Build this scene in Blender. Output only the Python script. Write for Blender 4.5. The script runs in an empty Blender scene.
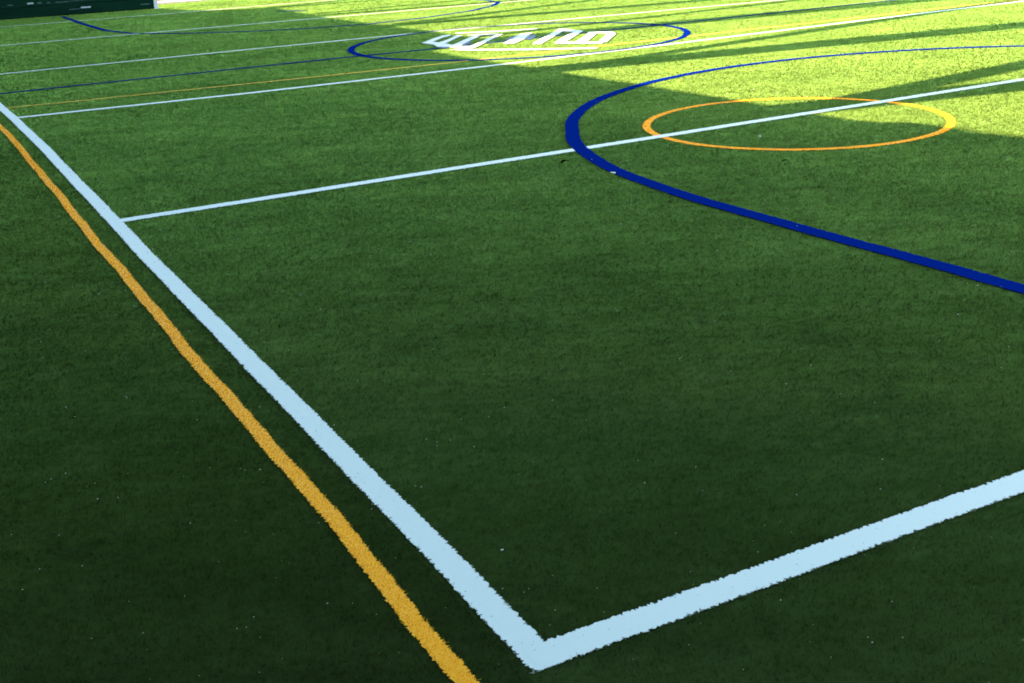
import bpy, bmesh, math, random
import numpy as np
from mathutils import Matrix, Vector

random.seed(5)
rng = np.random.default_rng(11)
scene = bpy.context.scene
col = scene.collection
R = math.radians

# ---------------------------------------------------------------- helpers
def tag(o, label=None, cat=None, group=None, kind=None):
    if label: o['label'] = label
    if cat: o['category'] = cat
    if group: o['group'] = group
    if kind: o['kind'] = kind
    return o

def link(o, parent=None):
    col.objects.link(o)
    if parent: o.parent = parent
    return o

def empty(name, loc=(0, 0, 0), rz=0.0):
    o = bpy.data.objects.new(name, None)
    o.empty_display_size = .2
    o.location = loc
    o.rotation_euler.z = rz
    return link(o)

def mesh_np(name, V, faces_idx, loop_tot, mat, parent=None, tint=None, mat_idx=None):
    me = bpy.data.meshes.new(name)
    me.vertices.add(len(V)); me.vertices.foreach_set('co', V.astype(np.float32).ravel())
    me.loops.add(len(faces_idx)); me.loops.foreach_set('vertex_index', faces_idx.astype(np.int32))
    st = np.zeros(len(loop_tot), np.int32); st[1:] = np.cumsum(loop_tot)[:-1]
    me.polygons.add(len(loop_tot)); me.polygons.foreach_set('loop_start', st)
    me.polygons.foreach_set('loop_total', loop_tot.astype(np.int32))
    mats = mat if isinstance(mat, (list, tuple)) else [mat]
    for m in mats: me.materials.append(m)
    if mat_idx is not None: me.polygons.foreach_set('material_index', mat_idx.astype(np.int32))
    if tint is not None:
        a = me.attributes.new('tint', 'FLOAT', 'POINT'); a.data.foreach_set('value', tint.astype(np.float32))
    me.update(calc_edges=True)
    return link(bpy.data.objects.new(name, me), parent)

class MB:
    """collects boxes / prisms / tubes into one mesh"""
    def __init__(s): s.bm = bmesh.new()
    def box(s, c, d, rz=0, bev=0.0, rx=0, ry=0):
        t = bmesh.new()
        bmesh.ops.create_cube(t, size=1)
        bmesh.ops.scale(t, vec=d, verts=t.verts)
        if bev:
            bmesh.ops.bevel(t, geom=list(t.edges), offset=bev, segments=2, profile=.6, affect='EDGES')
        bmesh.ops.transform(t, matrix=Matrix.Translation(c) @ Matrix.Rotation(rz, 4, 'Z') @ Matrix.Rotation(ry, 4, 'Y') @ Matrix.Rotation(rx, 4, 'X'), verts=t.verts)
        s.add(t); return s
    def prism(s, pts, a, b, axis='x'):
        """polygon pts in the plane across `axis`, extruded from a to b"""
        f = {'x': lambda p, k: (k, p[0], p[1]), 'y': lambda p, k: (p[0], k, p[1]), 'z': lambda p, k: (p[0], p[1], k)}[axis]
        A = [s.bm.verts.new(f(p, a)) for p in pts]; B = [s.bm.verts.new(f(p, b)) for p in pts]
        s.bm.faces.new(A); s.bm.faces.new(B[::-1])
        n = len(pts)
        for i in range(n): s.bm.faces.new((A[i], B[i], B[(i+1) % n], A[(i+1) % n]))
        return s
    def tube(s, p, q, r0, r1=None, seg=14):
        p, q = Vector(p), Vector(q); r1 = r0 if r1 is None else r1
        d = q-p
        t = bmesh.new()
        bmesh.ops.create_cone(t, cap_ends=True, segments=seg, radius1=r0, radius2=r1, depth=d.length)
        bmesh.ops.transform(t, matrix=Matrix.Translation((p+q)/2) @ d.to_track_quat('Z', 'Y').to_matrix().to_4x4(), verts=t.verts)
        s.add(t); return s
    def ball(s, c, r, sc=(1, 1, 1), sub=2, jit=0):
        t = bmesh.new(); bmesh.ops.create_icosphere(t, subdivisions=sub, radius=r)
        for v in t.verts:
            v.co *= 1+random.uniform(-jit, jit)
            v.co = Vector((v.co.x*sc[0]+c[0], v.co.y*sc[1]+c[1], v.co.z*sc[2]+c[2]))
        s.add(t); return s
    def add(s, t):
        me = bpy.data.meshes.new('t'); t.to_mesh(me); t.free(); s.bm.from_mesh(me); bpy.data.meshes.remove(me)
    def build(s, name, mat, parent=None, smooth=False):
        bmesh.ops.recalc_face_normals(s.bm, faces=s.bm.faces)
        me = bpy.data.meshes.new(name); s.bm.to_mesh(me); s.bm.free()
        me.materials.append(mat)
        if smooth:
            for p in me.polygons: p.use_smooth = True
        return link(bpy.data.objects.new(name, me), parent)

# ---------------------------------------------------------------- materials
def new_mat(name):
    m = bpy.data.materials.new(name); m.use_nodes = True
    nt = m.node_tree; nt.nodes.clear()
    out = nt.nodes.new('ShaderNodeOutputMaterial')
    p = nt.nodes.new('ShaderNodeBsdfPrincipled')
    nt.links.new(p.outputs[0], out.inputs[0])
    return m, nt, p, out

def ramp(nt, fac, stops):
    r = nt.nodes.new('ShaderNodeValToRGB')
    e = r.color_ramp.elements
    while len(e) < len(stops): e.new(.5)
    for k, (pos, c) in zip(e, stops): k.position = pos; k.color = (*c, 1)
    nt.links.new(fac, r.inputs[0]); return r.outputs[0]

def noise(nt, scale, detail=3, rough=.55, vec=None, stretch=None):
    n = nt.nodes.new('ShaderNodeTexNoise'); n.inputs['Scale'].default_value = scale
    n.inputs['Detail'].default_value = detail; n.inputs['Roughness'].default_value = rough
    if vec is None:
        g = nt.nodes.new('ShaderNodeNewGeometry'); vec = g.outputs['Position']
    if stretch:                                             # (x, y, z, angle): how far the pattern is drawn out, and along which heading
        mp = nt.nodes.new('ShaderNodeMapping'); mp.vector_type = 'TEXTURE'
        mp.inputs['Rotation'].default_value = (0, 0, stretch[3]); mp.inputs['Scale'].default_value = stretch[:3]
        nt.links.new(vec, mp.inputs[0]); vec = mp.outputs[0]
    nt.links.new(vec, n.inputs['Vector']); return n.outputs[0]

def mixc(nt, fac, a, b, mode='MIX'):
    m = nt.nodes.new('ShaderNodeMix'); m.data_type = 'RGBA'; m.blend_type = mode
    if isinstance(fac, (int, float)): m.inputs[0].default_value = fac
    else: nt.links.new(fac, m.inputs[0])
    for s, v in ((6, a), (7, b)):
        if isinstance(v, tuple): m.inputs[s].default_value = (*v, 1)
        else: nt.links.new(v, m.inputs[s])
    return m.outputs[2]

def blade_mat(name, dark, mid, light, rough=.5, trans=.18, patch=True, spec=.12):
    """synthetic yarn: every blade its own shade, plus broad wear patches"""
    m, nt, p, out = new_mat(name)
    a = nt.nodes.new('ShaderNodeAttribute'); a.attribute_name = 'tint'
    c = ramp(nt, a.outputs['Fac'], [(0, dark), (.5, mid), (1, light)])
    if patch:
        n1 = noise(nt, .55, 4, .6); n2 = noise(nt, 3.2, 3, .6, stretch=(2.6, 1, 1, R(-28)))
        k = ramp(nt, n1, [(.3, (.80, .82, .80)), (.7, (1.14, 1.12, 1.16))])
        k2 = ramp(nt, n2, [(.3, (.84, .85, .84)), (.7, (1.14, 1.13, 1.12))])
        c = mixc(nt, 1, mixc(nt, 1, c, k, 'MULTIPLY'), k2, 'MULTIPLY')
    nt.links.new(c, p.inputs['Base Color'])
    p.inputs['Roughness'].default_value = rough
    p.inputs['Specular IOR Level'].default_value = spec
    if trans:
        t = nt.nodes.new('ShaderNodeBsdfTranslucent'); nt.links.new(c, t.inputs[0])
        ms = nt.nodes.new('ShaderNodeMixShader'); ms.inputs[0].default_value = trans
        nt.links.new(p.outputs[0], ms.inputs[1]); nt.links.new(t.outputs[0], ms.inputs[2])
        nt.links.new(ms.outputs[0], out.inputs[0])
    return m

def plain(name, c, rough=.6, var=.2, scale=6, metal=0, bump=0.0, bscale=60):
    m, nt, p, out = new_mat(name)
    n = noise(nt, scale, 5, .6)
    lo = tuple(x*(1-var) for x in c); hi = tuple(min(1, x*(1+var)) for x in c)
    nt.links.new(ramp(nt, n, [(.3, lo), (.7, hi)]), p.inputs['Base Color'])
    p.inputs['Roughness'].default_value = rough; p.inputs['Metallic'].default_value = metal
    if bump:
        b = nt.nodes.new('ShaderNodeBump'); b.inputs['Strength'].default_value = bump; b.inputs['Distance'].default_value = .01
        nt.links.new(noise(nt, bscale, 4), b.inputs['Height']); nt.links.new(b.outputs[0], p.inputs['Normal'])
    return m

def brick_mat(name, c1, c2, mortar, along='y'):
    m, nt, p, out = new_mat(name)
    g = nt.nodes.new('ShaderNodeNewGeometry'); sep = nt.nodes.new('ShaderNodeSeparateXYZ'); nt.links.new(g.outputs['Position'], sep.inputs[0])
    cmb = nt.nodes.new('ShaderNodeCombineXYZ')
    ad = nt.nodes.new('ShaderNodeMath'); ad.operation = 'ADD'
    nt.links.new(sep.outputs[0], ad.inputs[0]); nt.links.new(sep.outputs[1], ad.inputs[1])
    nt.links.new(ad.outputs[0], cmb.inputs[0]); nt.links.new(sep.outputs[2], cmb.inputs[1])
    b = nt.nodes.new('ShaderNodeTexBrick'); nt.links.new(cmb.outputs[0], b.inputs['Vector'])
    b.inputs['Scale'].default_value = 1; b.inputs['Brick Width'].default_value = .225; b.inputs['Row Height'].default_value = .075
    b.inputs['Mortar Size'].default_value = .006
    b.inputs['Color1'].default_value = (*c1, 1); b.inputs['Color2'].default_value = (*c2, 1); b.inputs['Mortar'].default_value = (*mortar, 1)
    c = mixc(nt, 1, b.outputs[0], ramp(nt, noise(nt, 1.5, 5), [(.3, (.75, .75, .75)), (.7, (1.1, 1.1, 1.1))]), 'MULTIPLY')
    nt.links.new(c, p.inputs['Base Color']); p.inputs['Roughness'].default_value = .85
    bp = nt.nodes.new('ShaderNodeBump'); bp.inputs['Strength'].default_value = .5; bp.inputs['Distance'].default_value = .006; bp.invert = True
    nt.links.new(b.outputs['Fac'], bp.inputs['Height']); nt.links.new(bp.outputs[0], p.inputs['Normal'])
    return m

def turf_mat(name, tint):
    """matted synthetic fibre: dark green yarn with the fuzz sheen of fine fibres"""
    m, nt, p, out = new_mat(name)
    n1 = noise(nt, .6, 4, .6); n2 = noise(nt, 3.2, 4, .6, stretch=(2.6, 1, 1, R(-28))); n3 = noise(nt, 24, 3, .6, stretch=(2, 1, 1, R(-28))); n4 = noise(nt, 190, 2, .6); n5 = noise(nt, 7.5, 5, .62, stretch=(2.4, 1, 1, R(-28)))
    k = ramp(nt, n1, [(.32, (.80, .83, .84)), (.68, (1.16, 1.13, 1.14))])
    k = mixc(nt, 1, k, ramp(nt, n2, [(.3, (.84, .86, .86)), (.7, (1.15, 1.13, 1.14))]), 'MULTIPLY')
    k = mixc(nt, 1, k, ramp(nt, n3, [(.3, (.88, .89, .88)), (.7, (1.11, 1.10, 1.11))]), 'MULTIPLY')
    k = mixc(nt, 1, k, ramp(nt, n4, [(.3, (.94, .94, .94)), (.7, (1.06, 1.06, 1.06))]), 'MULTIPLY')
    k = mixc(nt, 1, k, ramp(nt, n5, [(.32, (.88, .90, .85)), (.5, (1, 1, 1)), (.7, (1.11, 1.09, 1.18))]), 'MULTIPLY')
    # rolls laid across the pitch, each with a slightly different lie; the margin outside the touchline is toned darker
    g0 = nt.nodes.new('ShaderNodeNewGeometry'); sx = nt.nodes.new('ShaderNodeSeparateXYZ'); nt.links.new(g0.outputs['Position'], sx.inputs[0])
    def mth(op, a, b=None):
        q = nt.nodes.new('ShaderNodeMath'); q.operation = op
        for i_, v in ((0, a), (1, b)):
            if v is None: continue
            if isinstance(v, (int, float)): q.inputs[i_].default_value = v
            else: nt.links.new(v, q.inputs[i_])
        return q.outputs[0]
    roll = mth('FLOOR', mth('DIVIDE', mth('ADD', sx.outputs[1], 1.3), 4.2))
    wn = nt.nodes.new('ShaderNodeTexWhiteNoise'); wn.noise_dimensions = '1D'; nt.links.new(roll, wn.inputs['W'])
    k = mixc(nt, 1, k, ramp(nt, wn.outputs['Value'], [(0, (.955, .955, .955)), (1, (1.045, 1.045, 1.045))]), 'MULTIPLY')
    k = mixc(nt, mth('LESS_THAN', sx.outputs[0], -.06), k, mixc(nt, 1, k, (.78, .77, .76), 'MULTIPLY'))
    if tint:
        a = nt.nodes.new('ShaderNodeAttribute'); a.attribute_name = 'tint'
        k = mixc(nt, 1, k, ramp(nt, a.outputs['Fac'], [(0, (.91, .92, .90)), (1, (1.09, 1.08, 1.09))]), 'MULTIPLY')
        g = nt.nodes.new('ShaderNodeNewGeometry')
        vm = nt.nodes.new('ShaderNodeVectorMath'); vm.operation = 'MULTIPLY_ADD'
        vm.inputs[1].default_value = (.10, .10, .10); vm.inputs[2].default_value = (0, 0, 1)
        nt.links.new(g.outputs['Normal'], vm.inputs[0])
        nz = nt.nodes.new('ShaderNodeVectorMath'); nz.operation = 'NORMALIZE'; nt.links.new(vm.outputs[0], nz.inputs[0])
        nt.links.new(nz.outputs[0], p.inputs['Normal'])
    nt.links.new(mixc(nt, 1, k, TURF_BASE, 'MULTIPLY'), p.inputs['Base Color'])
    nt.links.new(mixc(nt, 1, k, TURF_SHEEN, 'MULTIPLY'), p.inputs['Sheen Tint'])
    p.inputs['Sheen Weight'].default_value = 1; p.inputs['Sheen Roughness'].default_value = .3
    p.inputs['Roughness'].default_value = .8; p.inputs['Specular IOR Level'].default_value = 0
    return m
TURF_BASE = (.0143, .0242, .0054); TURF_SHEEN = (.325, .64, .112)
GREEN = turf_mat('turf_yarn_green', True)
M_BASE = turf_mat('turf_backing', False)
WHITE = blade_mat('turf_yarn_white', (.475, .54, .435), (.505, .575, .455), (.535, .61, .485), trans=.1, patch=False, spec=.1)
WORN = blade_mat('turf_yarn_worn_white', (.36, .41, .33), (.40, .46, .37), (.45, .51, .41), trans=.1, patch=False, spec=.1)
YELLOW = blade_mat('turf_yarn_yellow', (.80, .36, .006), (.88, .41, .008), (.92, .46, .012), trans=.2, patch=False)
PALE_YELLOW = blade_mat('turf_yarn_pale_yellow', (.56, .40, .045), (.62, .45, .055), (.68, .50, .07), trans=.1, patch=False, spec=.1)
BLUE = blade_mat('turf_yarn_blue', (.0004, .0065, .072), (.0006, .0090, .095), (.001, .0125, .12), trans=0, patch=False, spec=0)
NAVY = blade_mat('turf_yarn_navy', (.010, .02, .07), (.014, .03, .09), (.02, .04, .12), trans=.15, patch=False, spec=.25)

M_LAND = plain('outer_land', (.16, .155, .145), .95, .15, .3)
M_CONC = plain('pale_concrete', (.36, .33, .28), .85, .12, 1.2, bump=.3)

# ---------------------------------------------------------------- pitch markings (metres; x across from the corner, y along the touchline)
def straight(*pts): return np.array(pts, float)
def arc(cx, cy, r, a0, a1, n=72):
    t = np.radians(np.linspace(a0, a1, n)); return np.c_[cx+r*np.cos(t), cy+r*np.sin(t)]

MARKS = []
def wobble(pts, amp):
    out = [pts[0]]
    for a, b in zip(pts[:-1], pts[1:]):
        n = max(1, int(np.linalg.norm(b-a)/(.05*max(1, np.hypot(*((a+b)/2-np.array((-1.2, -2.3))))/4))))
        out += [a+(b-a)*k/n for k in range(1, n+1)]
    q = np.array(out); s_ = np.r_[0, np.cumsum(np.linalg.norm(np.diff(q, axis=0), axis=1))]
    tg = np.gradient(q, axis=0); tg /= np.linalg.norm(tg, axis=1)[:, None]
    ph = rng.uniform(0, 6.28, 4)
    off = amp*(.5*np.sin(s_*5.1+ph[0])+.22*np.sin(s_*13.7+ph[1])+.6*np.sin(s_*2.1+ph[2])+.15*np.sin(s_*31+ph[3]))
    if np.allclose(q[0], q[-1]): off *= np.minimum(1, np.minimum(s_, s_[-1]-s_)*4)
    return q+np.c_[-tg[:, 1], tg[:, 0]]*off[:, None]
def mark(name, label, cat, pts, w, mat, prio, group=None, parent=None, poly=False):
    pts = np.asarray(pts, float)
    if not poly: pts = wobble(pts, .007 if mat is YELLOW and name == 'yellow_sideline' else (.005 if name == 'blue_arc' else .003))
    MARKS.append(dict(name=name, label=label, cat=cat, pts=pts, w=w, mat=mat, prio=prio, group=group, parent=parent, poly=poly))

LG = 'white lines painted across the turf'
mark('touchline', 'thick white touchline running from the near corner up the left side', 'pitch line', straight((.002, -.05), (0, 1), (-.008, 2.3), (-.018, 3.2), (-.028, 4.6), (-.030, 6.2), (-.032, 8), (-.038, 10), (-.06, 11.7), (-.09, 13.3), (-.17, 20), (-.3, 30.6)), .094, WHITE, 1)
mark('end_line', 'broad white line meeting the touchline at the near corner', 'pitch line', straight((-.022, 0), (17, 0)), .105, WHITE, 1, LG)
mark('cross_line', 'white line running through the orange circle', 'pitch line', straight((-.02, 5.97), (9.2, 6.03), (17, 6.08)), .112, WHITE, 1, LG)
mark('cross_line', 'white line just in front of the thin yellow line', 'pitch line', straight((-.05, 12.0), (2.6, 11.83), (6.0, 11.80), (9.4, 11.93), (12.5, 12.1), (18, 12.3)), .105, WHITE, 1, LG)
mark('cross_line', 'faint white line just beyond the blue centre line, touching back of the small blue circle', 'pitch line', straight((-.1, 17.2), (4.2, 17.25), (7.4, 17.2), (12, 16.9), (18, 16.4)), .085, WHITE, 1, LG)
mark('cross_line', 'faint white line beside the bend of the far blue arc', 'pitch line', straight((-.15, 22.87), (3.4, 22.75), (7.5, 22.6), (18, 22.2)), .085, WHITE, 1, LG)
mark('cross_line', 'farthest white line, close to the foot of the dark green screen', 'pitch line', straight((-.2, 28.75), (3.6, 28.5), (9, 28.5), (18, 28.3)), .09, WHITE, 1, LG)
mark('yellow_sideline', 'orange yellow line running beside the white touchline', 'pitch line', straight((-.21, -2.5), (-.21, 0), (-.205, .6), (-.21, 1.5), (-.218, 2.4), (-.226, 3.5), (-.232, 5.3), (-.231, 7), (-.231, 9), (-.24, 10.5), (-.265, 12), (-.31, 13.6), (-.55, 30.6)), .058, YELLOW, 0)
mark('yellow_cross_line', 'thin yellow line across the turf between a white and a blue line', 'pitch line', straight((-.04, 12.99), (2.9, 12.75), (5.4, 12.6), (18, 12.5)), .062, PALE_YELLOW, 0)
mark('blue_centre_line', 'dark blue line running through the small blue circle', 'pitch line', straight((-.06, 14.58), (4.8, 14.58), (6.2, 14.5), (18, 14.5)), .085, BLUE, 2)
mark('orange_circle', 'orange circle crossed by a white line', 'pitch circle', arc(5.873, 5.785, 1.318, 0, 360, 120), .068, YELLOW, 0)
mark('blue_circle', 'blue circle painted round the white lettering', 'pitch circle', arc(7.80, 14.578, 2.67, 0, 360, 140), .105, BLUE, 2)
def rounded(pts, n=3):                                      # corner cutting: one flowing curve through the surveyed points
    q = np.asarray(pts, float)
    for _ in range(n):
        a, b = q[:-1], q[1:]
        q = np.vstack([q[:1], np.stack([a*.75+b*.25, a*.25+b*.75], 1).reshape(-1, 2), q[-1:]])
    return q
near_arc = rounded(np.vstack([[(3.505, .055), (3.50, 1.5), (3.47, 2.37), (3.446, 2.85), (3.422, 3.5), (3.416, 3.95), (3.432, 4.35), (3.468, 4.76), (3.535, 5.2), (3.67, 5.75), (3.885, 6.33)],
                              arc(8.2168, 4.5646, 4.64, 149, 14, 60), [(12.9, 4.5), (12.9, .055)]]), 2)
mark('blue_arc', 'large blue arc curving round the orange circle', 'pitch arc', near_arc, .122, BLUE, 2)
far_arc = np.vstack([[(3.08, 30.8), (3.05, 26.9), (3.09, 24.4), (3.36, 23.0)], [(3.65, 22.45), (4.25, 21.7), (5.15, 20.85), (6.0, 20.35), (7.4, 20.0), (8.6, 20.25), (10.05, 20.9), (11.0, 21.75), (11.6, 22.6), (11.75, 23.5), (11.75, 30.8)]])
mark('blue_arc', 'far blue arc that runs under the dark green screen', 'pitch arc', far_arc, .11, BLUE, 2)
mark('blue_dash', 'short blue dash on the turf beyond the far end of the shade', 'pitch mark', straight((7.32, 25.9), (7.85, 25.3)), .13, BLUE, 2)

# lettering in the centre circle: (part name, material, prio, polygon)
L_W = [[(6.48, 15.44), (6.78, 15.81), (7.23, 16.3), (7.38, 16.35), (7.38, 16.18), (7.07, 15.91), (6.7, 15.44), (6.59, 15.27)],
       [(6.48, 15.44), (6.67, 15.44), (6.71, 15.23), (6.7, 14.98), (6.69, 14.71), (6.79, 14.57), (6.53, 14.15), (6.5, 14.47), (6.4, 14.66), (6.51, 15.01)],
       [(6.7, 15.25), (7.02, 15.59), (7.39, 16.08), (7.48, 15.95), (7.18, 15.61), (6.71, 14.97)],
       [(6.69, 14.71), (7.04, 15.13), (7.58, 15.8), (7.64, 15.63), (6.9, 14.69), (6.53, 14.15)],
       [(6.52, 14.16), (6.69, 14.36), (6.78, 14.24), (7.51, 15.12), (7.88, 15.51), (8.02, 15.52), (7.59, 15.02), (6.75, 13.97), (6.49, 13.84)],
       [(7.49, 15.99), (7.76, 15.87), (7.99, 15.71), (8.04, 15.55), (7.9, 15.52), (7.66, 15.68)]]
L_I = [[(7.33, 14.22), (7.82, 14.77), (8.21, 15.29), (8.45, 15.29), (7.88, 14.51), (7.43, 14.02), (7.34, 14.07)]]
L_N = [[(7.67, 13.86), (8.14, 14.4), (8.68, 15.03), (9.01, 15.45), (9.14, 15.34), (8.68, 14.77), (7.87, 13.79), (7.67, 13.54), (7.57, 13.68)],
       [(7.88, 13.56), (8.23, 14.0), (8.57, 14.39), (9.01, 14.87), (9.1, 14.72), (8.74, 14.3), (7.96, 13.36), (7.83, 13.47)],
       [(9.01, 15.45), (9.14, 15.34), (9.1, 15.03), (9.14, 14.78), (8.96, 14.69), (8.87, 14.9)]]
L_D = [[(8.1, 13.34), (8.64, 13.97), (9.06, 14.52), (9.16, 14.37), (8.8, 13.88), (8.27, 13.22), (8.05, 13.09)],
       [(9.06, 14.52), (9.33, 14.19), (9.16, 13.82), (8.66, 13.22), (8.34, 12.86), (8.27, 12.96), (8.79, 13.6), (8.92, 13.86), (8.82, 14.06)],
       [(7.93, 13.63), (8.41, 12.98), (8.25, 12.8), (7.8, 13.41)]]
N_ = [[[(7.61, 14.67), (8.05, 15.13), (8.12, 15.15), (7.58, 14.47)], [(7.87, 14.5), (8.16, 14.85), (8.32, 14.94), (8.07, 14.52), (7.85, 14.32)]],
      [[(6.68, 14.6), (7.14, 15.0), (7.05, 14.79), (6.72, 14.42)], [(6.44, 14.64), (6.49, 14.46), (6.43, 14.32), (6.37, 14.49)]]]
UB = [[(6.36, 14.12), (6.59, 13.89), (7.22, 13.15), (7.94, 12.41), (7.84, 12.30), (7.12, 13.0), (6.46, 13.8)]]
UT = [[(7.6, 16.54), (8.28, 16.15), (8.89, 15.92), (8.82, 15.80), (8.2, 16.0), (7.57, 16.40)]]
def slim(q, f):                                             # narrow a stroke across its run, keeping its length
    q = np.array(q); c = q.mean(0); e = np.array([.7071, -.7071]); t = (q-c) @ e
    return q-np.outer(t*(1-f), e)
L_W = [q if j == 1 else slim(q, .86) for j, q in enumerate(L_W)]
L_N = [slim(q, .84) if j < 2 else q for j, q in enumerate(L_N)]
L_D = [slim(q, .86) if j == 0 else q for j, q in enumerate(L_D)]
L_D[1] = [(9.06, 14.52), (9.33, 14.19), (9.16, 13.82), (8.66, 13.22), (8.42, 12.93), (8.32, 13.02), (8.62, 13.40), (9.02, 13.88), (9.12, 14.10), (8.98, 14.30)]
logo = empty('ground_lettering', (7.8, 14.6, 0))
tag(logo, 'white block lettering with navy shading inside the small blue circle', 'lettering')
for nm, mt, pr, polys in [('letter', WORN, 4, L_W), ('letter', WORN, 4, L_I), ('letter', WORN, 4, L_N), ('letter', WORN, 4, L_D),
                          ('letter_shading', NAVY, 3, N_[0]), ('letter_shading', NAVY, 3, N_[1]), ('underline', WORN, 3, UB), ('overline', WORN, 3, UT)]:
    mark(nm, None, None, np.zeros((1, 2)), 0, mt, pr, parent=logo, poly=[np.array(q) for q in polys])

# ---------------------------------------------------------------- camera
CAM = np.array((-1.2062, -2.3107, 1.85))
RT = Vector((.88154559, -.46938867, -.05051389)); UP = Vector((.20318182, .28063933, .93806115)); FW = Vector((.42613909, .83720717, -.34276761))
cd = bpy.data.cameras.new('Camera'); cam = bpy.data.objects.new('Camera', cd); col.objects.link(cam)
M = Matrix((RT, UP, -FW)).transposed().to_4x4(); M.translation = Vector(CAM); cam.matrix_world = M
cd.sensor_width = 36; cd.lens = 1162.75/1024*36; cd.clip_start = .05; cd.clip_end = 3000
scene.camera = cam

# ---------------------------------------------------------------- turf: roots of the yarn
def seg_dist(P, pts):
    d = np.full(len(P), 1e9)
    for a, b in zip(pts[:-1], pts[1:]):
        ab = b-a; t = np.clip(((P-a) @ ab)/max(ab @ ab, 1e-12), 0, 1)
        d = np.minimum(d, np.hypot(*(P-a-t[:, None]*ab).T))
    return d
def in_poly(P, q):
    ins = np.zeros(len(P), bool); n = len(q)
    for i in range(n):
        a, b = q[i], q[(i+1) % n]
        if a[1] == b[1]: continue
        c = ((a[1] > P[:, 1]) != (b[1] > P[:, 1])) & (P[:, 0] < (b[0]-a[0])*(P[:, 1]-a[1])/(b[1]-a[1])+a[0])
        ins ^= c
    return ins
def ragged(P):
    """the uneven edge of a dyed line, millimetres"""
    x, y = P[:, 0], P[:, 1]
    return .0009*np.sin(211*x+97*y+2*np.sin(37*y))+.0009*np.sin(173*y-131*x+2*np.sin(41*x))+.0009*np.sin(487*x+13*np.sin(61*y))
def classify(P):
    own = np.full(len(P), -1); pr = np.full(len(P), -1)
    for i, m in enumerate(MARKS):
        allp = np.vstack(m['poly']) if m['poly'] else m['pts']
        lo, hi = allp.min(0)-m['w'], allp.max(0)+m['w']
        k = np.where(((P > lo) & (P < hi)).all(1) & (pr < m['prio']))[0]
        if not len(k): continue
        if m['poly']:
            h = np.zeros(len(k), bool)
            for q in m['poly']: h |= in_poly(P[k], q)
        else:
            h = np.zeros(len(k), bool)
            sub = P[k]
            for a, b in zip(m['pts'][:-1], m['pts'][1:]):
                l2, h2 = np.minimum(a, b)-m['w'], np.maximum(a, b)+m['w']
                j = np.where(((sub > l2) & (sub < h2)).all(1))[0]
                if len(j): h[j] |= seg_dist(sub[j], np.array([a, b])) < m['w']/2+ragged(sub[j])
        if not m['poly'] and not np.allclose(m['pts'][0], m['pts'][-1]):          # square ends
            q = m['pts']; h &= ((P[k]-q[0]) @ (q[1]-q[0]) > 0) & ((P[k]-q[-1]) @ (q[-2]-q[-1]) > 0)
        own[k[h]] = i; pr[k[h]] = m['prio']
    return own

az0 = math.atan2(FW.x, FW.y)            # heading of the view, clockwise from +y
YMAX = 33.0
def wedge(n_per, dens, d0, d1, half=R(33)):
    """random points in a ring sector round the viewpoint"""
    area = half*(d1*d1-d0*d0)
    n = int(area*dens)
    d = np.sqrt(rng.uniform(d0*d0, d1*d1, n)); a = az0+rng.uniform(-half, half, n)
    return np.c_[CAM[0]+d*np.sin(a), CAM[1]+d*np.cos(a)], d
D0 = 3.4
def lod(d): return 1.0 if d < D0 else ((D0/d)**.9 if d < 12 else (D0/12)**.9*(12/d)**1.8)
RHO = 17000.0
pts, dist = [], []
d = .75
while d < 46:
    d1 = d*1.12; dm = (d+d1)/2
    P, dd = wedge(0, RHO*lod(dm), d, d1, R(52) if d < 3 else (R(38) if d < 7 else R(31)))
    pts.append(P); dist.append(dd); d = d1
P = np.vstack(pts); DD = np.concatenate(dist)
k = (P[:, 1] < YMAX) & (P[:, 0] > -2.8)
P, DD = P[k], DD[k]
own = classify(P)

def blades(P, DD, wmul=1.0, hmul=1.0, lean=1.0, z0=0.0):
    n = len(P)
    s = np.maximum(1, DD/D0)                                 # distant tufts are bundled into broader blades
    az = rng.uniform(0, 2*np.pi, n)
    # nap: gentle common lean that wanders over the pitch
    nx = .25*np.sin(P[:, 0]*1.3+2*np.sin(P[:, 1]*.7)); ny = .25*np.cos(P[:, 1]*1.1+1.5*np.sin(P[:, 0]*.9))
    h = .0125*hmul*rng.uniform(.6, 1.15, n)
    tilt = np.abs(rng.normal(.95, .4, n))*lean
    dirx = np.cos(az)*tilt+nx; diry = np.sin(az)*tilt+ny
    w = .0012*wmul*s**1.1*rng.uniform(.7, 1.3, n)/2
    wa = rng.uniform(0, np.pi, n); wx, wy = np.cos(wa)*w, np.sin(wa)*w
    V = np.zeros((n, 5, 3))
    V[:, 0] = np.c_[P[:, 0]-wx, P[:, 1]-wy, np.full(n, z0)]; V[:, 1] = np.c_[P[:, 0]+wx, P[:, 1]+wy, np.full(n, z0)]
    mx, my = P[:, 0]+dirx*h*.35, P[:, 1]+diry*h*.35
    V[:, 2] = np.c_[mx+wx*.9, my+wy*.9, z0+h*.6]; V[:, 3] = np.c_[mx-wx*.9, my-wy*.9, z0+h*.6]
    hz = h/np.sqrt(1+.5*tilt**2)
    V[:, 4] = np.c_[P[:, 0]+dirx*h, P[:, 1]+diry*h, z0+hz]
    base = np.arange(n)*5
    F = np.c_[base, base+1, base+2, base+3, base+3, base+2, base+4].ravel()
    T = np.tile((4, 3), n)
    tint = np.repeat(np.clip(rng.normal(.5, .22, n), 0, 1), 5)
    return V.reshape(-1, 3), F, T, tint

g = own < 0
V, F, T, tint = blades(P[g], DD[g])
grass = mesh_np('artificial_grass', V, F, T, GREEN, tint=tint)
tag(grass, 'green synthetic turf pile covering the whole pitch', 'grass', kind='stuff')

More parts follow.
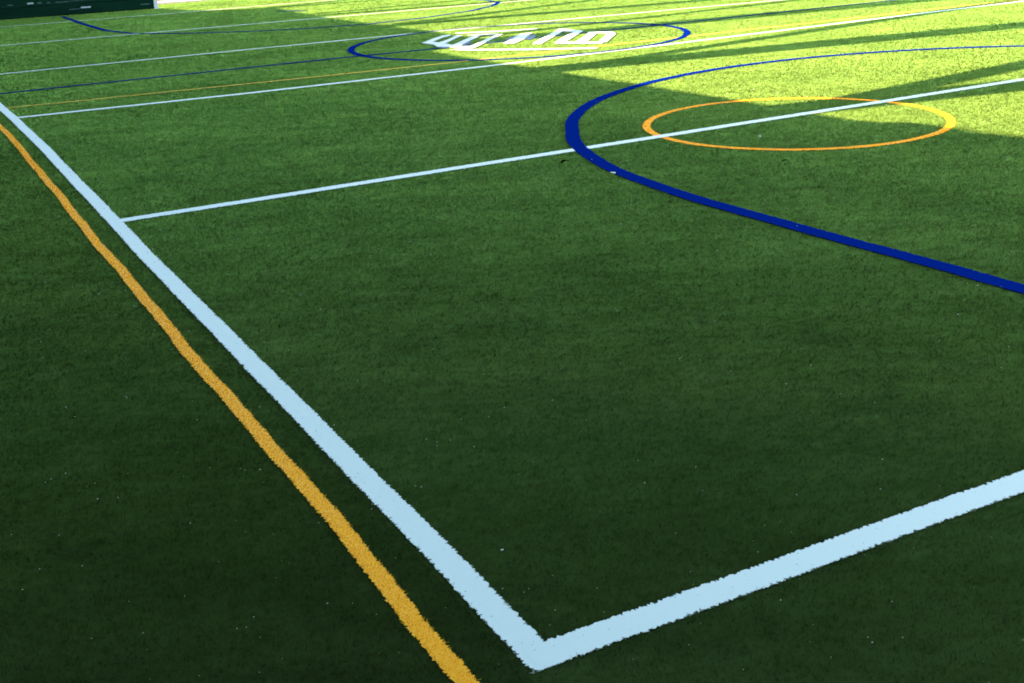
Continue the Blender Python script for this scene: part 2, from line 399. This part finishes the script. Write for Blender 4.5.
# every marking: its own strip of coloured backing and its own coloured yarn
def strip(pts, w, z, name=''):
    q = [pts[:1]]
    for a, b in zip(pts[:-1], pts[1:]):                     # finer near the viewer, so that the edge can be uneven
        n = max(1, int(np.linalg.norm(b-a)/(.004*max(1, np.hypot(*((a+b)/2-CAM[:2]))/3))))
        if np.hypot(*((a+b)/2-CAM[:2])) > 14: n = 1
        q.append(a+(b-a)*(np.arange(1, n+1)/n)[:, None])
    pts = np.vstack(q); n = len(pts); closed = np.allclose(pts[0], pts[-1])
    tg = np.gradient(pts, axis=0)
    if closed: tg[0] = tg[-1] = pts[1]-pts[-2]
    tg /= np.linalg.norm(tg, axis=1)[:, None]
    nn = np.c_[-tg[:, 1], tg[:, 0]]
    e1 = w/2+ragged(pts+nn*w/2)+np.abs(rng.normal(0, .0042, n))*rng.choice((-1, .55), n); e2 = w/2+ragged(pts-nn*w/2)+np.abs(rng.normal(0, .0042, n))*rng.choice((-1, .55), n)
    if name == 'touchline':                                  # the corner is cut a little round
        L0 = np.hypot(*(pts-pts[0]).T); e1 -= .022*np.clip(1-L0/.03, 0, 1)**2
    if closed: e1[-1] = e1[0]; e2[-1] = e2[0]
    V = np.zeros((2*n, 3)); V[:n, :2] = pts+nn*e1[:, None]; V[n:, :2] = pts-nn*e2[:, None]; V[:, 2] = z
    i = np.arange(n-1)
    return V, np.c_[n+i, n+i+1, i+1, i].ravel(), np.full(n-1, 4)
for i, m in enumerate(MARKS):
    z = .003+.0022*m['prio']
    Vs, Fs, Ts, tn, off = [], [], [], [], 0
    if m['poly']:
        for j, q in enumerate(m['poly']):
            Vs.append(np.c_[q, np.full(len(q), z+.0005*j)]); Fs.append(np.arange(len(q))+off); Ts.append(np.array([len(q)])); off += len(q); tn.append(np.full(len(q), .5))
    else:
        v, f, t = strip(m['pts'], m['w'], z+(.0004 if m['name'] in ('end_line', 'cross_line') else 0), m['name']); Vs.append(v); Fs.append(f); Ts.append(t); off += len(v); tn.append(np.full(len(v), .5))
    # extra yarn on the marking so that it reads as densely dyed
    cand = [P[own == i]]; cdst = [DD[own == i]]
    segs = m['poly'] if m['poly'] else [np.array([a, b]) for a, b in zip(m['pts'][:-1], m['pts'][1:])]
    for sg in segs:
        if m['poly']:
            lo, hi = sg.min(0), sg.max(0); area = (hi-lo).prod()
            dm = np.hypot(*(sg.mean(0)-CAM[:2])); n = int(area*RHO*3*lod(dm)) + 30
            q = rng.uniform(lo, hi, (n, 2))
        else:
            a, b = sg; L = np.linalg.norm(b-a); q = []
            for s0 in np.arange(0, L, .25):
                s1 = min(L, s0+.25); c0 = a+(b-a)*(s0+s1)/2/L; dm = np.hypot(*(c0-CAM[:2]))
                bear = abs((math.atan2(c0[0]-CAM[0], c0[1]-CAM[1])-az0+math.pi) % (2*math.pi)-math.pi)
                if bear > R(45): continue
                n = int((s1-s0)*m['w']*RHO*3*lod(dm))+2
                t = rng.uniform(s0, s1, n)/L; nn = np.array([-(b-a)[1], (b-a)[0]])/L
                q.append(a+t[:, None]*(b-a)+rng.uniform(-.5, .5, n)[:, None]*m['w']*nn)
            q = np.vstack(q) if q else np.zeros((0, 2))
        if len(q):
            q = q[classify(q) == i]
            cand.append(q); cdst.append(np.hypot(q[:, 0]-CAM[0], q[:, 1]-CAM[1]))
    Q, QD = np.vstack(cand), np.concatenate(cdst)
    if len(Q):
        v, f, t, ti = blades(Q, QD, wmul=1.2, hmul=(.5 if m['mat'] is WHITE else .7), lean=.9)
        Vs.append(v); Fs.append(f+off); Ts.append(t); tn.append(ti)
    o = mesh_np(m['name'], np.vstack(Vs), np.concatenate(Fs), np.concatenate(Ts), m['mat'], tint=np.concatenate(tn))
    if m['parent']:
        o.parent = m['parent']; o.matrix_parent_inverse = Matrix.Translation(-m['parent'].location)
    else: tag(o, m['label'], m['cat'], m['group'])

# ---------------------------------------------------------------- ground
def sheet(name, x0, x1, y0, y1, z, mat):
    me = bpy.data.meshes.new(name); me.from_pydata([(x0, y0, z), (x1, y0, z), (x1, y1, z), (x0, y1, z)], [], [(0, 1, 2, 3)])
    me.materials.append(mat); return tag(link(bpy.data.objects.new(name, me)), kind='structure')
sheet('ground', -600, 600, -600, 600, -.03, M_LAND)
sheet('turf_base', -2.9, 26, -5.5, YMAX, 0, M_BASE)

# ---------------------------------------------------------------- sun geometry and an unseen building, its roofline shaped to cast the shade
ELEV = R(25); TA = math.tan(R(8.0)); K = 1/math.tan(ELEV); C8 = math.cos(R(8.0))
XW = -2.95
def up(us, vs):
    """the point of the facade plane x = XW whose shadow falls at (us, vs)"""
    L = us-XW
    return (vs+L*TA, L/C8/K)

M_BRICK = brick_mat('brown_brick', (.20, .10, .07), (.26, .14, .09), (.30, .28, .25))
M_RED = brick_mat('red_brick', (.22, .08, .05), (.14, .05, .035), (.26, .23, .2))
M_STEEL = plain('galvanised_steel', (.35, .36, .37), .45, .12, 3, metal=.6)
M_GLASS = plain('window_glass', (.03, .04, .05), .08, .1, 2)
M_FRAME = plain('white_frame', (.7, .7, .68), .5, .05, 3)

edge = [(6.70, 1.0), (6.66, 3.98), (6.58, 4.33), (6.60, 4.69), (6.58, 4.95), (6.50, 5.1), (6.36, 5.25), (6.28, 5.5), (6.28, 5.82), (6.29, 7.1), (6.26, 8.6), (6.20, 10.5),
        (6.22, 10.95), (6.13, 11.9), (6.13, 13.06), (6.12, 14.2), (6.9, 14.6), (7.5, 15.0), (7.48, 16.6), (7.53, 17.5), (7.42, 20.0), (7.45, 23.1), (7.55, 24.9), (7.75, 27.3), (7.6, 27.6), (6.9, 27.9), (6.3, 28.5), (5.8, 30.2), (5.6, 31.4)]
top = [up(*e) for e in edge]
y0 = -14.0; yE = top[-1][0]
bld = empty('shade_building', (XW, 10, 0))
tag(bld, 'unseen brown brick building along the left edge, roofline shaped to cast the shade', 'building')
def sub(o, par):
    o.parent = par; o.matrix_parent_inverse = Matrix.Translation(-par.matrix_basis.translation); return o
prof = [(y0, 0), (yE, 0)] + [(y, z) for y, z in top[::-1]] + [(y0, top[0][1])]
sub(MB().prism(prof, XW-.45, XW, 'x').build('wall', M_BRICK), bld)
sub(MB().box((XW-4.6, (y0+yE)/2, 2.0), (8.2, yE-y0, 4.0)).build('back_block', M_BRICK), bld)
for yy in np.arange(-10, 27, 4.4):
    w_ = sub(MB().box((XW+.03, yy, 1.9), (.06, 2.1, 1.5)).build('window', M_FRAME), bld)
    pn = MB().box((XW+.064, yy-.5, 1.9), (.012, .9, 1.3)).box((XW+.064, yy+.5, 1.9), (.012, .9, 1.3)).build('pane', M_GLASS)
    pn.parent = w_

# unseen masts and braces on the roof edge, shaped to stripe the sunlit turf
def member(a, b, w, thick=.16):
    """a flat-sided steel member in the facade plane that casts the stripe a -> b of width w"""
    (ya, za), (yb, zb) = up(*a), up(*b)
    d = Vector((0, yb-ya, zb-za)); n = Vector((0, -d.z, d.y)).normalized()
    return ya, za, yb, zb, n
masts = [   # (thick stripe: start, end, width), (thin stripe: start, end, width)
    (((6.3, 6.33), (22, 3.45), .66), ((6.3, 6.20), (22, 8.65), .36)),
    (((6.1, 10.89), (22, 8.28), .72), ((6.1, 10.72), (22, 13.40), .26)),
    (((6.8, 15.0), (22, 13.45), .70), ((7.4, 15.57), (22, 17.0), .25)),
    (((7.3, 19.29), (22, 17.1), .52), ((7.3, 19.2), (22, 23.3), .28)),
    (((7.3, 23.50), (22, 21.4), .42), ((7.3, 24.0), (22, 25.2), .28)),
    (((7.5, 27.4), (22, 25.6), .3), ((7.5, 27.45), (22, 30.9), .3)),
]
for th, tn in masts:
    ya, za = up(*th[0])
    e = empty('shadow_mast', (XW-.225, ya, za-.35))
    tag(e, 'unseen steel mast with a slanted brace on the roof edge, shaped for its shadow stripes', 'mast', 'masts along the roof edge')
    for (a, b, w), nm in ((th, 'pole'), (tn, 'brace')):
        p0 = up(*a); p1 = up(*b)
        d = Vector((0, p1[0]-p0[0], p1[1]-p0[1])).normalized()
        start = Vector((XW-.225, p0[0], p0[1]))-d*.35; end = Vector((XW-.225, p1[0], p1[1]))
        q = Vector((0, -d.z, d.y)); hw = w/2*.97
        pts4 = [start+q*hw, end+q*hw, end-q*hw, start-q*hw]
        x_ = XW-.225; dx = .09 if nm == 'pole' else .05
        sub(MB().prism([(v.y, v.z) for v in pts4], x_-dx+(.15 if nm == 'brace' else 0), x_+dx+(.15 if nm == 'brace' else 0), 'x').build(nm, M_STEEL), e)

# ---------------------------------------------------------------- far end: screen, path, low brick wall
M_SCREEN, nt, p, out = new_mat('dark_green_mesh')
n = noise(nt, 3, 5, .6, stretch=(6, 6, .6, 0)); c = ramp(nt, n, [(.3, (.002, .015, .0075)), (.7, (.006, .030, .0155))])
nt.links.new(c, p.inputs['Base Color']); p.inputs['Roughness'].default_value = .85; p.inputs['Specular IOR Level'].default_value = .02
M_LIGHTMARK = plain('pale_mark', (.36, .42, .40), .6, .3, 30); M_FAINT = plain('faint_mark', (.06, .11, .095), .7, .3, 30)
M_POST = plain('pale_post', (.55, .58, .55), .5, .08, 4)
A = Vector((-3.0, 31.85)); B = Vector((5.47, 30.95)); dv = (B-A); L = dv.length; ang = math.atan2(dv.y, dv.x)
scr = empty('screen_fence', (A.x, A.y, 0), ang)
tag(scr, 'dark green screened fence with a pale end post at far left', 'fence')
mb = MB()
for r_ in range(9):                                     # horizontal boards with narrow shadow gaps
    mb.box((L/2, .0, .15+.262*r_), (L, .05, .252), bev=.006)
mb.build('screen_panel', M_SCREEN, scr)
MB().box((L/2, .045, 1.19), (L, .03, 2.36)).build('backing_panel', M_SCREEN, scr)
MB().box((L+.055, 0, 1.28), (.10, .12, 2.56), bev=.01).build('end_post', M_POST, scr)
for xx in np.arange(.3, L-.4, 2.0):
    MB().box((xx, .09, 1.25), (.06, .06, 2.5)).build('post', M_SCREEN, scr)
def on_screen(px0, px1, z, h):                          # pale dashes along the boards, measured from the fence's left end
    MB().box(((px0+px1)/2, -.0285, z), (px1-px0, .004, h)).build('pale_dash', M_LIGHTMARK if h > .03 else M_FAINT, scr)
sc0 = 4.64
for x0_, x1_, z_, h_ in [(5.37, 5.52, .37, .035), (5.62, 5.72, .365, .022), (5.85, 5.92, .36, .022), (6.06, 6.41, .352, .014), (6.66, 6.91, .178, .034), (6.36, 6.64, .150, .012), (8.18, 8.41, .145, .018), (6.43, 7.04, .36, .008), (4.89, 5.02, .36, .016)]:
    on_screen(x0_, x1_, z_, h_)

PA = R(-7)
def along(sx, off): return (6.0+sx*math.cos(PA)-off*math.sin(PA), 33.7+sx*math.sin(PA)+off*math.cos(PA))
px_, py_ = along(5, 0)
tag(MB().box((px_, py_, -.005), (36, 1.0, .09), rz=PA, bev=.008).build('path', M_CONC), kind='structure')
sheet('yard', -30, 60, 28, 70, -.025, M_CONC)
wx, wy = along(7, .75)
wl = empty('low_wall', (wx, wy, 0), PA); tag(wl, 'low red brick wall on the far edge of the sunlit path', 'wall')
MB().box((0, 0, .5), (15, .3, 1.1)).build('brickwork', M_RED, wl)
MB().box((0, 0, 1.08), (15.1, .36, .06), bev=.01).build('coping', M_CONC, wl)
bx_, by_ = along(.85, .1)
bag = empty('sports_bag', (bx_, by_, .04), PA+R(8)); tag(bag, 'small white and blue-grey bag left on the pale path', 'bag')
M_BAGW = plain('white_canvas', (.7, .68, .66), .8, .06, 12); M_BAGB = plain('blue_grey_canvas', (.20, .25, .36), .8, .1, 12); M_STRAP = plain('dark_strap', (.02, .02, .025), .7, .1, 9)
MB().box((-.11, 0, .125), (.23, .22, .25), bev=.05).build('white_panel', M_BAGW, bag, True)
MB().box((.11, 0, .115), (.21, .21, .23), bev=.05).build('blue_panel', M_BAGB, bag, True)
sb = MB(); arc_ = [(.16*math.cos(t), -.115, .2+.13*math.sin(t)) for t in np.linspace(0, math.pi, 9)]
for a_, b_ in zip(arc_[:-1], arc_[1:]): sb.tube(a_, b_, .012, seg=8)
sb.build('handle', M_STRAP, bag)
MB().box((.16, -.112, .06), (.08, .02, .06), bev=.008).build('pocket', M_STRAP, bag)

# ---------------------------------------------------------------- litter
M_CRUMB = plain('pale_crumb', (.34, .38, .26), .8, .2, 50)
M_LEAF = plain('dark_leaf', (.004, .008, .002), .95, .3, 60); M_LEAF.node_tree.nodes['Principled BSDF'].inputs['Specular IOR Level'].default_value = 0
def leaf(loc, rz, s, mat, label, cat, name):
    bm = bmesh.new(); n = 9; ctr = []
    for i in range(n):
        t = i/(n-1); wd = s*.28*math.sin(math.pi*t)**.7*(1-.25*t); x = (t-.5)*s; z = .010*math.sin(t*2.6)
        ctr.append([bm.verts.new((x, -wd, z+wd*.45)), bm.verts.new((x, 0, z)), bm.verts.new((x, wd, z+wd*.35))])
    for a, b in zip(ctr[:-1], ctr[1:]):
        for j in (0, 1): bm.faces.new((a[j], b[j], b[j+1], a[j+1]))
    r = bmesh.ops.solidify(bm, geom=list(bm.faces), thickness=.0012)
    me = bpy.data.meshes.new(name); bm.to_mesh(me); bm.free(); me.materials.append(mat)
    o = link(bpy.data.objects.new(name, me)); o.location = loc; o.rotation_euler.z = rz
    return tag(o, label, cat)
leaf((3.33, 5.52, .022), R(23), .10, M_LEAF, 'dark dry leaf on the turf just left of the blue arc', 'leaf', 'fallen_leaf')
leaf((4.60, 4.42, .020), R(-20), .06, M_LEAF, 'tiny dark leaf on the turf in front of the orange circle', 'leaf', 'fallen_leaf')
def crumb_mesh(seed):
    rr = random.Random(seed); bm = bmesh.new(); bmesh.ops.create_icosphere(bm, subdivisions=1, radius=1)
    for v in bm.verts: v.co = v.co*rr.uniform(.6, 1.2); v.co.z *= .55
    me = bpy.data.meshes.new('scrap'); bm.to_mesh(me); bm.free(); me.materials.append(M_CRUMB); return me
def scrap(x, y, s, label, sc=(1, 1, 1)):
    o = link(bpy.data.objects.new('paper_scrap', crumb_mesh(x*100))); o.location = (x, y, .020); o.scale = (s*sc[0], s*sc[1], s*sc[2]); o.rotation_euler.z = x*7
    tag(o, label, 'litter')
scrap(.165, .525, .0055, 'small white scrap on the turf inside the near white corner')
scrap(3.41, 4.95, .022, 'pale scrap lying against the outer edge of the blue arc', (1.6, .7, .6))
scrap(5.12, 5.35, .016, 'pale scrap inside the orange circle')
# stray specks too small and too many to count
def specks(name, n, s0, mat, label, cat, zlo):
    half = R(30); dd = 1.6*np.exp(rng.uniform(0, math.log(9), n)); aa = az0+rng.uniform(-half, half, n)
    VV, FF = [], []
    for j in range(n):
        x, y = CAM[0]+dd[j]*math.sin(aa[j]), CAM[1]+dd[j]*math.cos(aa[j])
        s = s0*rng.uniform(.6, 1.5)*max(1, dd[j]/3.2)**.8; c = np.array((x, y, zlo+.004*rng.random()))
        VV.append(np.array([(1, 0, 0), (0, 1, 0), (-1, 0, 0), (0, -1, 0), (0, 0, .8), (0, 0, -.8)])*s*rng.uniform(.6, 1.4, (6, 1))+c)
        FF.append(np.array([0, 1, 4, 1, 2, 4, 2, 3, 4, 3, 0, 4, 1, 0, 5, 2, 1, 5, 3, 2, 5, 0, 3, 5])+6*j)
    tag(mesh_np(name, np.vstack(VV), np.concatenate(FF), np.full(8*n, 3), mat), label, cat, kind='stuff')
specks('pale_specks', 800, .0015, M_CRUMB, 'tiny pale specks of grit scattered over the turf', 'grit', .015)
M_RUBBER = plain('rubber_crumb', (.012, .014, .012), .9, .3, 90)
specks('rubber_crumbs', 2600, .0011, M_RUBBER, 'tiny dark rubber crumbs lying in and on the pile', 'grit', .011)

# ---------------------------------------------------------------- light
w = bpy.data.worlds.new('World'); scene.world = w; w.use_nodes = True
nt = w.node_tree; nt.nodes.clear()
o_ = nt.nodes.new('ShaderNodeOutputWorld'); bg = nt.nodes.new('ShaderNodeBackground'); sky = nt.nodes.new('ShaderNodeTexSky')
sky.sky_type = 'NISHITA'; sky.sun_disc = False; sky.dust_density = 2.0; sky.sun_elevation = ELEV
sdir = Vector((-C8*math.cos(ELEV), math.sin(R(8))*math.cos(ELEV), math.sin(ELEV)))
sky.sun_rotation = math.atan2(sdir.x, sdir.y)
bg.inputs[1].default_value = .066
nt.links.new(sky.outputs[0], bg.inputs[0]); nt.links.new(bg.outputs[0], o_.inputs[0])
sl = bpy.data.lights.new('Sun', 'SUN'); sl.energy = 4.5; sl.angle = R(.42); sl.color = (1, .655, .45)
so = bpy.data.objects.new('Sun', sl); col.objects.link(so); so.rotation_euler = sdir.to_track_quat('Z', 'Y').to_euler(); so.location = (-30, 4, 30)

scene.view_settings.view_transform = 'Standard'; scene.view_settings.look = 'None'
scene.view_settings.exposure = 3.8; scene.view_settings.gamma = 1
scene.cycles.filter_width = 1.8; scene.cycles.max_bounces = 6; scene.cycles.use_denoising = True
